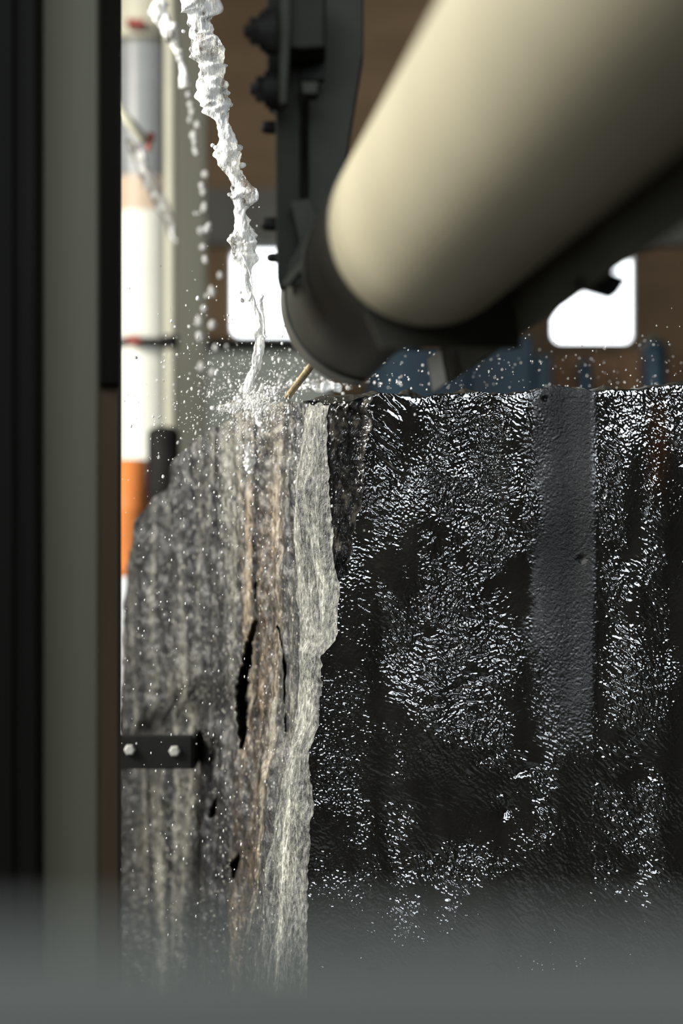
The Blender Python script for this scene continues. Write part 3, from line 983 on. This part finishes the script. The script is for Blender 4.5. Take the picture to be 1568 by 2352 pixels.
# the stand carrying the clamp, hidden behind the posts
from_bm('stand', bm_box((P(110, 0, 3.8).x, 3.80, 0), (P(180, 0, 3.8).x, 3.86, P(0, 1690, 3.8).z)), M['black'], cl)

# ------------------------------------------------------------------ things in the background
def pipe(name, px0, px1, dd, secs, label, cat):
    """upright pipe from the floor to the roof made of coloured sections; secs: (y0, y1, scale, material, part name)"""
    xa, xb = P(px0, 0, dd).x, P(px1, 0, dd).x
    cx, r = (xa + xb) / 2, (xb - xa) / 2
    o = empty(name, (cx, dd + r, 0), label, cat)
    for y0, y1, sc, m, nm in secs:
        z1 = CEIL if y0 is None else P(0, y0, dd).z
        z0 = 0.0 if y1 is None else P(0, y1, dd).z
        bm = bm_lathe((cx, dd + r, z0), (0, 0, 1), [(0, 0), (0, r * sc), (z1 - z0, r * sc), (z1 - z0, 0)], 40)
        p = from_bm(nm, bm, m, o, smooth=True)
        md = p.modifiers.new('edge', 'EDGE_SPLIT'); md.split_angle = math.radians(40)
    return o
wp = pipe('water_pipe', 250, 392, 6.6, [(None, 88, 1.0, M['cream'], 'upper_pipe'), (88, 400, 0.98, M['grey_pipe'], 'sleeve'), (400, 480, 0.97, M['beige'], 'band'),
     (480, 775, 1.0, M['white_pipe'], 'lower_pipe'), (795, None, 1.0, M['white_pipe'], 'base_pipe'), (775, 795, 1.03, M['black'], 'clamp_ring'), (80, 92, 1.05, M['olive'], 'upper_ring')],
     'thick white upright pipe with a blue-grey sleeve behind the water jets', 'pipe')
poly('valve_handle', [(288, 768), (322, 768), (322, 790), (288, 790)], 6.52, 0.12, M['red'], wp, 0.008)['label'] = 'small red handle'
poly('pipe_marker', [(288, 40), (332, 42), (330, 60), (290, 58)], 6.52, 0.12, M['red'], wp, 0.008)['label'] = 'dark red tag'
pipe('slim_pipe', 376, 402, 6.45, [(None, None, 1.0, M['cream'], 'tube'), (770, 800, 1.5, M['black'], 'bracket')], 'slim cream pipe beside the thick white pipe', 'pipe')
col = empty('steel_column', (P(440, 0, 7.2).x, 7.3, 0), 'dark olive steel column right of the white pipe', 'column')
lo, hi = px_box(398, 474, 7.2, 7.22); from_bm('front_flange', bm_box(lo, hi), M['olive'], col, bevel=0.003)
lo, hi = px_box(430, 444, 7.22, 7.45); from_bm('web', bm_box(lo, hi), M['olive'], col)
lo, hi = px_box(398, 474, 7.45, 7.47); from_bm('rear_flange', bm_box(lo, hi), M['olive'], col)

def rbox(px, dd, depth, mat, bev, name, label, cat):
    x0, y0, x1, y1 = px
    a, b = P(x0, y1, dd), P(x1, y0, dd)
    o = from_bm(name, bm_box((a.x, dd, a.z), (b.x, dd + depth, b.z)), mat, None, smooth=True, bevel=bev)
    return tag(o, label, cat)
# rubber fender hung on a stand, orange drum on a pedestal
fd = empty('rubber_fender', (P(368, 0, 5.6).x, 5.7, 0), 'black rubber fender with rounded ends standing behind the splash', 'fender')
s = 5.6 / FPX
zc0, zc1 = P(0, 1200, 5.6).z, P(0, 975, 5.6).z
r = 37 * s
prof = [(0, 0)] + [(r * 0.5 * (1 - math.cos(a)), r * math.sin(a)) for a in np.linspace(0.2, math.pi / 2, 7)]
Lf = zc1 - zc0
prof = prof + [(Lf - p[0], p[1]) for p in prof[::-1]]
from_bm('roll', bm_lathe((P(368, 0, 5.6).x, 5.7, zc0), (0, 0, 1), prof, 32), M['rubber'], fd, smooth=True)
from_bm('stand', bm_lathe((P(368, 0, 5.6).x, 5.7, 0), (0, 0, 1), [(0, 0), (0, .08), (.02, .08), (.03, .03), (zc0 + .01, .03), (zc0 + .01, 0)], 20), M['black'], fd, smooth=False)
od = empty('orange_drum', (P(270, 0, 5.9).x, 6.0, 0), 'orange plastic drum with a rounded bottom standing at the left behind the block', 'drum')
s = 5.9 / FPX
z0, z1 = P(0, 1335, 5.9).z, P(0, 1055, 5.9).z
r = 62 * s
prof = [(0, 0)] + [(r * 0.55 * (1 - math.cos(a)), r * math.sin(a)) for a in np.linspace(0.2, math.pi / 2, 8)] + [((z1 - z0) * .55, r), ((z1 - z0) * .57, r * 1.03), ((z1 - z0) * .62, r * 1.03), ((z1 - z0) * .64, r), (z1 - z0, r * .98), (z1 - z0, 0)]
from_bm('shell', bm_lathe((P(270, 0, 5.9).x, 6.0, z0), (0, 0, 1), prof, 40), M['orange'], od, smooth=True)
from_bm('pedestal', bm_box((P(230, 0, 5.9).x, 5.92, 0), (P(308, 0, 5.9).x, 6.08, z0 + .012)), M['pale'], od, bevel=0.005)

cb = empty('control_cabinet', (P(590, 0, 8.6).x, 8.8, 0), 'grey-green sheet metal cabinet with a dark top under the left window', 'cabinet')
a, b = P(468, 0, 8.6), P(760, 0, 8.6)
zt = P(0, 806, 8.6).z
from_bm('body', bm_box((a.x, 8.6, 0.05), (b.x, 9.1, zt)), M['cabinet'], cb, bevel=0.01)
from_bm('top_board', bm_box((a.x - .01, 8.58, zt), (b.x + .01, 9.12, P(0, 778, 8.6).z)), M['black'], cb, bevel=0.005)
from_bm('door', bm_box((a.x + .04, 8.588, 0.12), ((a.x + b.x) / 2, 8.6, zt - .2)), M['cabinet'], cb, bevel=0.003)
from_bm('door', bm_box(((a.x + b.x) / 2 + .005, 8.588, 0.12), (b.x - .04, 8.6, zt - .2)), M['cabinet'], cb, bevel=0.003)
from_bm('plinth', bm_box((a.x + .02, 8.62, 0.0), (b.x - .02, 9.08, .05)), M['black'], cb)

# blue machine with a stepped silhouette below the right window
bmch = empty('blue_machine', (P(1050, 0, 9.0).x, 9.1, 0), 'blue painted machine standing low behind the block between the windows', 'machine')
for x0, x1, y0, dd, nm in ((840, 1075, 792, 9.0, 'housing'), (1075, 1225, 770, 9.05, 'gear_box'), (1225, 1268, 815, 9.1, 'step')):
    a, b = P(x0, y0, dd), P(x1, y0, dd)
    from_bm(nm, bm_box((a.x, dd, 0), (b.x, dd + .4, a.z)), M['blue'], bmch, bevel=0.012)
from_bm('chimney_cap', bm_lathe(P(940, 792, 9.1), (0, 0, 1), [(0, 0), (0, .06), (.03, .06), (.04, .03), (.09, .03), (.09, 0)], 20), M['blue'], bmch)
for i, (x0, x1, y0, dd, lab) in enumerate(((1330, 1362, 818, 9.3, 'narrow upright blue gas cylinder below the right window, the left one of two'),
                                         (1478, 1536, 768, 9.3, 'taller thick blue gas cylinder at the right beyond the right window'))):
    a, b = P(x0, y0, dd), P(x1, y0, dd)
    r = (b.x - a.x) / 2
    c = Vector(((a.x + b.x) / 2, dd + r, 0))
    go = empty('gas_cylinder', c, lab, 'gas cylinder', 'blue gas cylinders')
    from_bm('bottle', bm_lathe(c, (0, 0, 1), [(0, 0), (0, r), (a.z - r * 1.2, r), (a.z - r * .7, r * .85), (a.z - r * .35, r * .45), (a.z - r * .3, r * .3), (a.z - r * .25, 0)], 28), M['blue'], go, smooth=True)
    from_bm('valve', bm_lathe(c + Vector((0, 0, a.z - r * .3)), (0, 0, 1), [(0, 0), (0, r * .3), (r * .3, r * .3), (r * .3, 0)], 12), M['olive'], go)
# low stack of orange brown boards against the wall
bo = empty('board_stack', (P(1410, 0, 9.6).x, 9.7, 0), 'orange-brown upright boards leaning along the wall below the right window', 'boards')
rnd = random.Random(4)
xcur = 1262
while xcur < 1640:
    w = rnd.uniform(34, 60)
    a, b = P(xcur, 812 - rnd.uniform(-8, 10), 9.6), P(xcur + w - 2, 0, 9.6)
    from_bm('board', bm_box((a.x, 9.6 + rnd.uniform(0, .02), 0), (b.x, 9.65 + rnd.uniform(0, .02), a.z)), M['orange_brown'], bo, bevel=0.004)
    xcur += w

# ------------------------------------------------------------------ spray nozzle at the left
nzl = empty('spray_nozzle', P(270, 250, 5.1), 'pale slanting spray pipe with an orange-red tip beside the white pipe', 'nozzle')
a, b = P(262, 238, 5.1), P(334, 326, 5.2)
from_bm('tube', bm_lathe(a, b - a, [(0, 0), (0, .013), ((b - a).length * .9, .014), ((b - a).length, .011), ((b - a).length, 0)], 24), M['cream'], nzl, smooth=True)
c = P(352, 312, 5.2)
from_bm('tip', bm_lathe(P(326, 322, 5.2), c - P(326, 322, 5.2), [(0, 0), (0, .008), (.016, .010), (.03, .013), (.034, .006), (.034, 0)], 20), M['red'], nzl, smooth=True)
from_bm('clip', bm_lathe(P(346, 315, 5.2), Vector((-.2, 0, -1)), [(0, 0), (0, .006), (.03, .008), (.036, .003), (.036, 0)], 12), M['red'], nzl, smooth=True)
from_bm('bracket', bm_prism([P(x, y, 5.16) for x, y in ((200, 180), (268, 236), (280, 262), (268, 268), (200, 215))], (0, 0.02, 0)), M['black'], nzl, bevel=0.002)

from_bm('supply_pipe', bm_lathe(P(212, 200, 5.17), (0, 0, 1), [(0, 0), (0, .014), (CEIL - P(0, 200, 5.17).z, .014), (CEIL - P(0, 200, 5.17).z, 0)], 16), M['black'], nzl, smooth=True)

# ------------------------------------------------------------------ water
def lumpy_stream(name, pts, dd, seed, label, cat, flat=0.55, rough=0.28, seg=28, step=2.0, lumps=(), mat='water'):
    """pts: (x, y, half width) in frame pixels at distance dd; twisted irregular rope of water"""
    pts = np.array(pts, float)
    n = max(12, int(np.hypot(np.diff(pts[:, 0]), np.diff(pts[:, 1])).sum() / step))
    tt = np.linspace(0, 1, n)
    s = np.concatenate([[0], np.cumsum(np.hypot(np.diff(pts[:, 0]), np.diff(pts[:, 1])))]); s /= s[-1]
    cx, cy, hw = (np.interp(tt, s, pts[:, k]) for k in range(3))
    noise = nz((n, seg), 5, 1.6, 0, seed) * 0.5 + nz((n, seg), 2.2, 1.0, 0, seed + 1) * 0.5
    wide = nz((n, 1), 7, 1, 0, seed + 2)[:, 0]
    sway = nz((n, 1), 12, 1, 0, seed + 3)[:, 0]
    sc = dd / FPX
    hw = 1.12 * hw * (1 + 0.18 * wide)
    cx = cx + 0.12 * hw * sway
    tx, ty = np.gradient(cx), np.gradient(cy)
    ln = np.hypot(tx, ty) + 1e-9
    nx, ny = -ty / ln, tx / ln
    ang = np.linspace(0, 2 * np.pi, seg, endpoint=False)
    V = np.zeros((n, seg + 1, 3))
    for k in range(seg + 1):
        a = ang[k % seg]
        r = np.maximum(0.15, 1 + rough * noise[:, k % seg])
        ox = hw * math.cos(a) * r
        od = hw * flat * math.sin(a) * r
        X = (cx + nx * ox - 784) * sc
        Z = EH + (1176 - (cy + ny * ox)) * sc
        V[:, k, 0] = X; V[:, k, 1] = dd + od * sc; V[:, k, 2] = Z
    c0 = V[:1].mean(1, keepdims=True).repeat(seg + 1, 1); c1 = V[-1:].mean(1, keepdims=True).repeat(seg + 1, 1)
    V = np.concatenate([c0, V, c1], 0)
    root = bpy.data.objects.new(name, None)
    bm = bmesh.new()
    rows, cols = V.shape[0], seg
    vs = [[bm.verts.new(V[i, k]) for k in range(cols)] for i in range(1, rows - 1)]
    for A_, B_ in zip(vs, vs[1:]):
        for k in range(cols):
            j = (k + 1) % cols
            bm.faces.new((A_[k], A_[j], B_[j], B_[k]))
    bm.faces.new(vs[0]); bm.faces.new(vs[-1][::-1])
    rng = random.Random(seed)
    for lx, ly, lr in lumps:
        M4 = Matrix.Translation(P(lx, ly, dd - 0.004)) @ Matrix.Rotation(rng.uniform(0, 3), 4, 'Y') @ Matrix.Diagonal((lr * sc, lr * sc * .8, lr * sc * rng.uniform(.8, 1.5), 1))
        bmesh.ops.create_icosphere(bm, subdivisions=2, radius=1.0, matrix=M4)
    bpy.data.objects.remove(root)
    o = from_bm(name, bm, M[mat], None, smooth=True)
    return tag(o, label, cat)

lumpy_stream('water_jet', [(425, -60, 30), (440, 0, 29), (456, 50, 29), (474, 110, 28), (488, 180, 24), (494, 225, 24), (505, 270, 17), (511, 300, 12), (516, 335, 20), (524, 360, 24), (535, 390, 16),
              (545, 425, 19), (554, 455, 18), (552, 478, 11), (550, 505, 19), (555, 545, 21), (562, 580, 16), (566, 620, 9), (570, 655, 5), (583, 700, 4), (600, 745, 5), (598, 780, 9), (597, 812, 8), (588, 842, 6), (574, 868, 8), (566, 905, 7)],
             3.22, 201, 'main thick white water jet pouring down past the saw head', 'water jet',
             lumps=[(524, 290, 5), (488, 334, 5), (496, 340, 6), (548, 340, 8), (556, 380, 7), (569, 452, 9), (527, 447, 5), (573, 549, 10), (570, 530, 6), (466, 186, 7), (421, 72, 5), (556, 690, 5), (553, 672, 3), (600, 680, 4)])
lumpy_stream('water_jet', [(352, 12, 8), (366, 16, 20), (372, 40, 22), (386, 62, 17), (396, 84, 14), (404, 105, 10), (411, 128, 9), (416, 150, 6), (425, 176, 8), (429, 200, 7)],
             4.3, 221, 'short blurred second water jet left of the main jet breaking into drops', 'water jet', lumps=[(380, 10, 8), (398, 62, 10), (404, 100, 10), (410, 118, 9), (412, 135, 8)])
lumpy_stream('water_jet', [(296, 318, 9), (312, 350, 13), (330, 385, 12), (346, 412, 14), (362, 445, 13), (376, 470, 11), (388, 505, 9), (396, 535, 8), (404, 560, 5)],
             5.2, 241, 'faint slanting spray leaving the pale spray pipe', 'water jet', mat='mist')

# thin threads of water in front of the left window
lumpy_stream('water_thread', [(556, 585, 1.6), (566, 610, 2.0), (574, 630, 1.8), (580, 655, 1.2), (576, 680, 2.0), (570, 692, 4.0)], 3.2, 261, 'thin hooked thread of water hanging in front of the left window', 'water thread', flat=1.0, seg=12)
lumpy_stream('water_thread', [(606, 678, 1.5), (600, 690, 4.0), (604, 715, 2.0), (606, 740, 2.6), (606, 768, 2.0), (612, 775, 3.0)], 3.2, 265, 'wavy thread of water right of the hooked one before the left window', 'water thread', flat=1.0, seg=12)

# splash where the jet meets the stone
def splash():
    o = empty('water_splash', P(592, 960, 3.42), 'white splash of water where the main jet hits the block', 'splash')
    rng = random.Random(7)
    tongues = [[(560, 905, 8), (585, 925, 18), (592, 950, 15), (595, 975, 6)], [(500, 940, 4), (525, 936, 9), (560, 925, 10), (590, 918, 12)],
               [(590, 915, 12), (625, 905, 9), (655, 893, 5)], [(560, 1020, 4), (566, 1045, 8), (560, 1075, 5)], [(600, 930, 9), (602, 900, 6), (606, 880, 3)],
               [(690, 893, 5), (720, 884, 9), (752, 886, 9), (785, 893, 6)], [(640, 895, 5), (668, 888, 6), (690, 880, 4)]]
    for i, t in enumerate(tongues):
        tmp = lumpy_stream('splash_tongue', t, 3.46 if i != 5 else 3.6, 300 + 7 * i, None, None, flat=0.5, rough=0.4, seg=20, step=1.6,
                           lumps=[(t[k][0] + rng.uniform(-16, 16), t[k][1] + rng.uniform(-14, 14), rng.uniform(2, 6)) for k in range(len(t)) for _ in range(4)])
        w = tmp.location.copy()
        tmp.parent = o
        tmp.location = w - o.location
splash()

# drops big enough to be picked out one by one
def drop_mesh(name, seed, k=1.4):
    bm = bmesh.new()
    bmesh.ops.create_icosphere(bm, subdivisions=2, radius=1.0)
    rng = random.Random(seed)
    ph = [rng.uniform(0, 6) for _ in range(4)]
    for v_ in bm.verts:
        p = v_.co
        f = 1 + 0.10 * math.sin(2.2 * p.x + ph[0]) + 0.10 * math.sin(2.5 * p.z + ph[1]) + 0.07 * math.sin(3 * p.y + ph[2])
        v_.co = Vector((p.x * f, p.y * f, p.z * f * k * (1.0 + 0.15 * p.z)))
    me = bpy.data.meshes.new(name)
    bm.to_mesh(me); bm.free()
    me.polygons.foreach_set('use_smooth', np.ones(len(me.polygons), bool))
    me.materials.append(M['water_drop'])
    return me
DM = [drop_mesh('drop', i, 1.0 + 0.15 * i) for i in range(4)]
rng = random.Random(99)
chain = [(432, 218, 8), (436, 240, 7), (442, 258, 8), (436, 275, 6), (453, 287, 9), (444, 312, 9), (446, 328, 7), (450, 348, 8), (470, 401, 9), (463, 428, 7), (467, 442, 7), (469, 477, 8),
         (456, 490, 4), (448, 491, 4), (462, 532, 8), (476, 524, 9), (465, 568, 8), (471, 598, 9), (505, 634, 7), (486, 670, 9), (474, 680, 6), (487, 748, 10), (460, 775, 10), (456, 738, 9),
         (520, 796, 5), (468, 710, 7), (494, 800, 7), (462, 842, 8), (487, 856, 9)]
for i, (x, y, r) in enumerate(chain):
    dd = 4.5 + rng.uniform(-.15, .15)
    o = bpy.data.objects.new('water_drop', DM[i % 4]); COL.objects.link(o)
    o.location = P(x, y, dd)
    s = r * 0.95 * dd / FPX
    o.scale = (s, s, s); o.rotation_euler = (0, rng.uniform(-.5, .5), rng.uniform(0, 6))
    tag(o, 'blurred round water drop in the falling chain left of the main jet', 'water drop', 'chain of drops left of the main jet')
made = 0
while made < 70:
    x = rng.gauss(520, 110); y = rng.gauss(960, 150)
    if not (285 < x < 760 and 640 < y < 1330): continue
    if x > 640 and y < 870: continue
    dd = rng.uniform(3.0, 3.38)
    r = rng.uniform(2.0, 4.2)
    o = bpy.data.objects.new('water_drop', DM[made % 4]); COL.objects.link(o)
    o.location = P(x, y, dd)
    s = r * dd / FPX
    o.scale = (s, s, s); o.rotation_euler = (0, rng.uniform(-1, 1), rng.uniform(0, 6))
    tag(o, 'bright flying water drop thrown up around the white splash', 'water drop', 'drops thrown up by the splash')
    made += 1

def spray(name, cnt, seed, place, label):
    rng = random.Random(seed)
    bm0 = bmesh.new(); bmesh.ops.create_icosphere(bm0, subdivisions=1, radius=1.0)
    bv = np.array([v_.co[:] for v_ in bm0.verts]); bf = np.array([[v_.index for v_ in f.verts] for f in bm0.faces]); bm0.free()
    vs, fs = [], []
    k = 0
    while k < cnt:
        q = place(rng)
        if q is None: continue
        x, y, dd, r, el = q
        s = r * dd / FPX
        vs.append(bv * np.array([s, s, s * el]) + np.array(P(x, y, dd)))
        fs.append(bf + len(bv) * k)
        k += 1
    vs = np.concatenate(vs); fs = np.concatenate(fs)
    o0 = Vector(vs.mean(0))
    me = bpy.data.meshes.new(name)
    me.from_pydata((vs - np.array(o0)).tolist(), [], fs.tolist())
    me.polygons.foreach_set('use_smooth', np.ones(len(me.polygons), bool))
    o = link_mesh(name, me, M['water_drop'])
    o.location = o0
    return tag(o, label, 'water spray', None, 'stuff')
def place_splash(rng):
    a = rng.uniform(0, 2 * math.pi); r = rng.expovariate(1 / 105.0)
    x = 585 + 1.25 * r * math.cos(a); y = 925 + r * math.sin(a) * 0.95
    if x < 276 or x > 1100: return None
    dd = rng.uniform(3.02, 3.75) if y < 900 else rng.uniform(2.95, 3.22)
    if x > 640 and y < 905: dd = rng.uniform(3.15, 3.7)
    return x, y, dd, 0.6 + rng.expovariate(1 / 0.6), rng.uniform(1.0, 1.7)
spray('splash_spray', 2800, 1, place_splash, 'fine cloud of bright droplets around the white splash')
def place_fall(rng):
    x = rng.uniform(276, 640); y = rng.uniform(1150, 2150)
    return x, y, rng.uniform(2.9, 3.2), rng.uniform(0.6, 1.9), rng.uniform(1.2, 2.6)
spray('falling_spray', 330, 2, place_fall, 'sparse bright droplets falling past the rough side of the block')
def place_back(rng):
    x = rng.uniform(640, 1568); y = 700 + 195 * rng.random() ** 0.5
    return x, y, rng.uniform(3.25, 3.9), rng.uniform(0.6, 1.6) if x > 1000 else rng.uniform(0.9, 3.0), rng.uniform(1.0, 1.6)
spray('drifting_spray', 420, 3, place_back, 'fine droplets drifting above the top edge of the block')
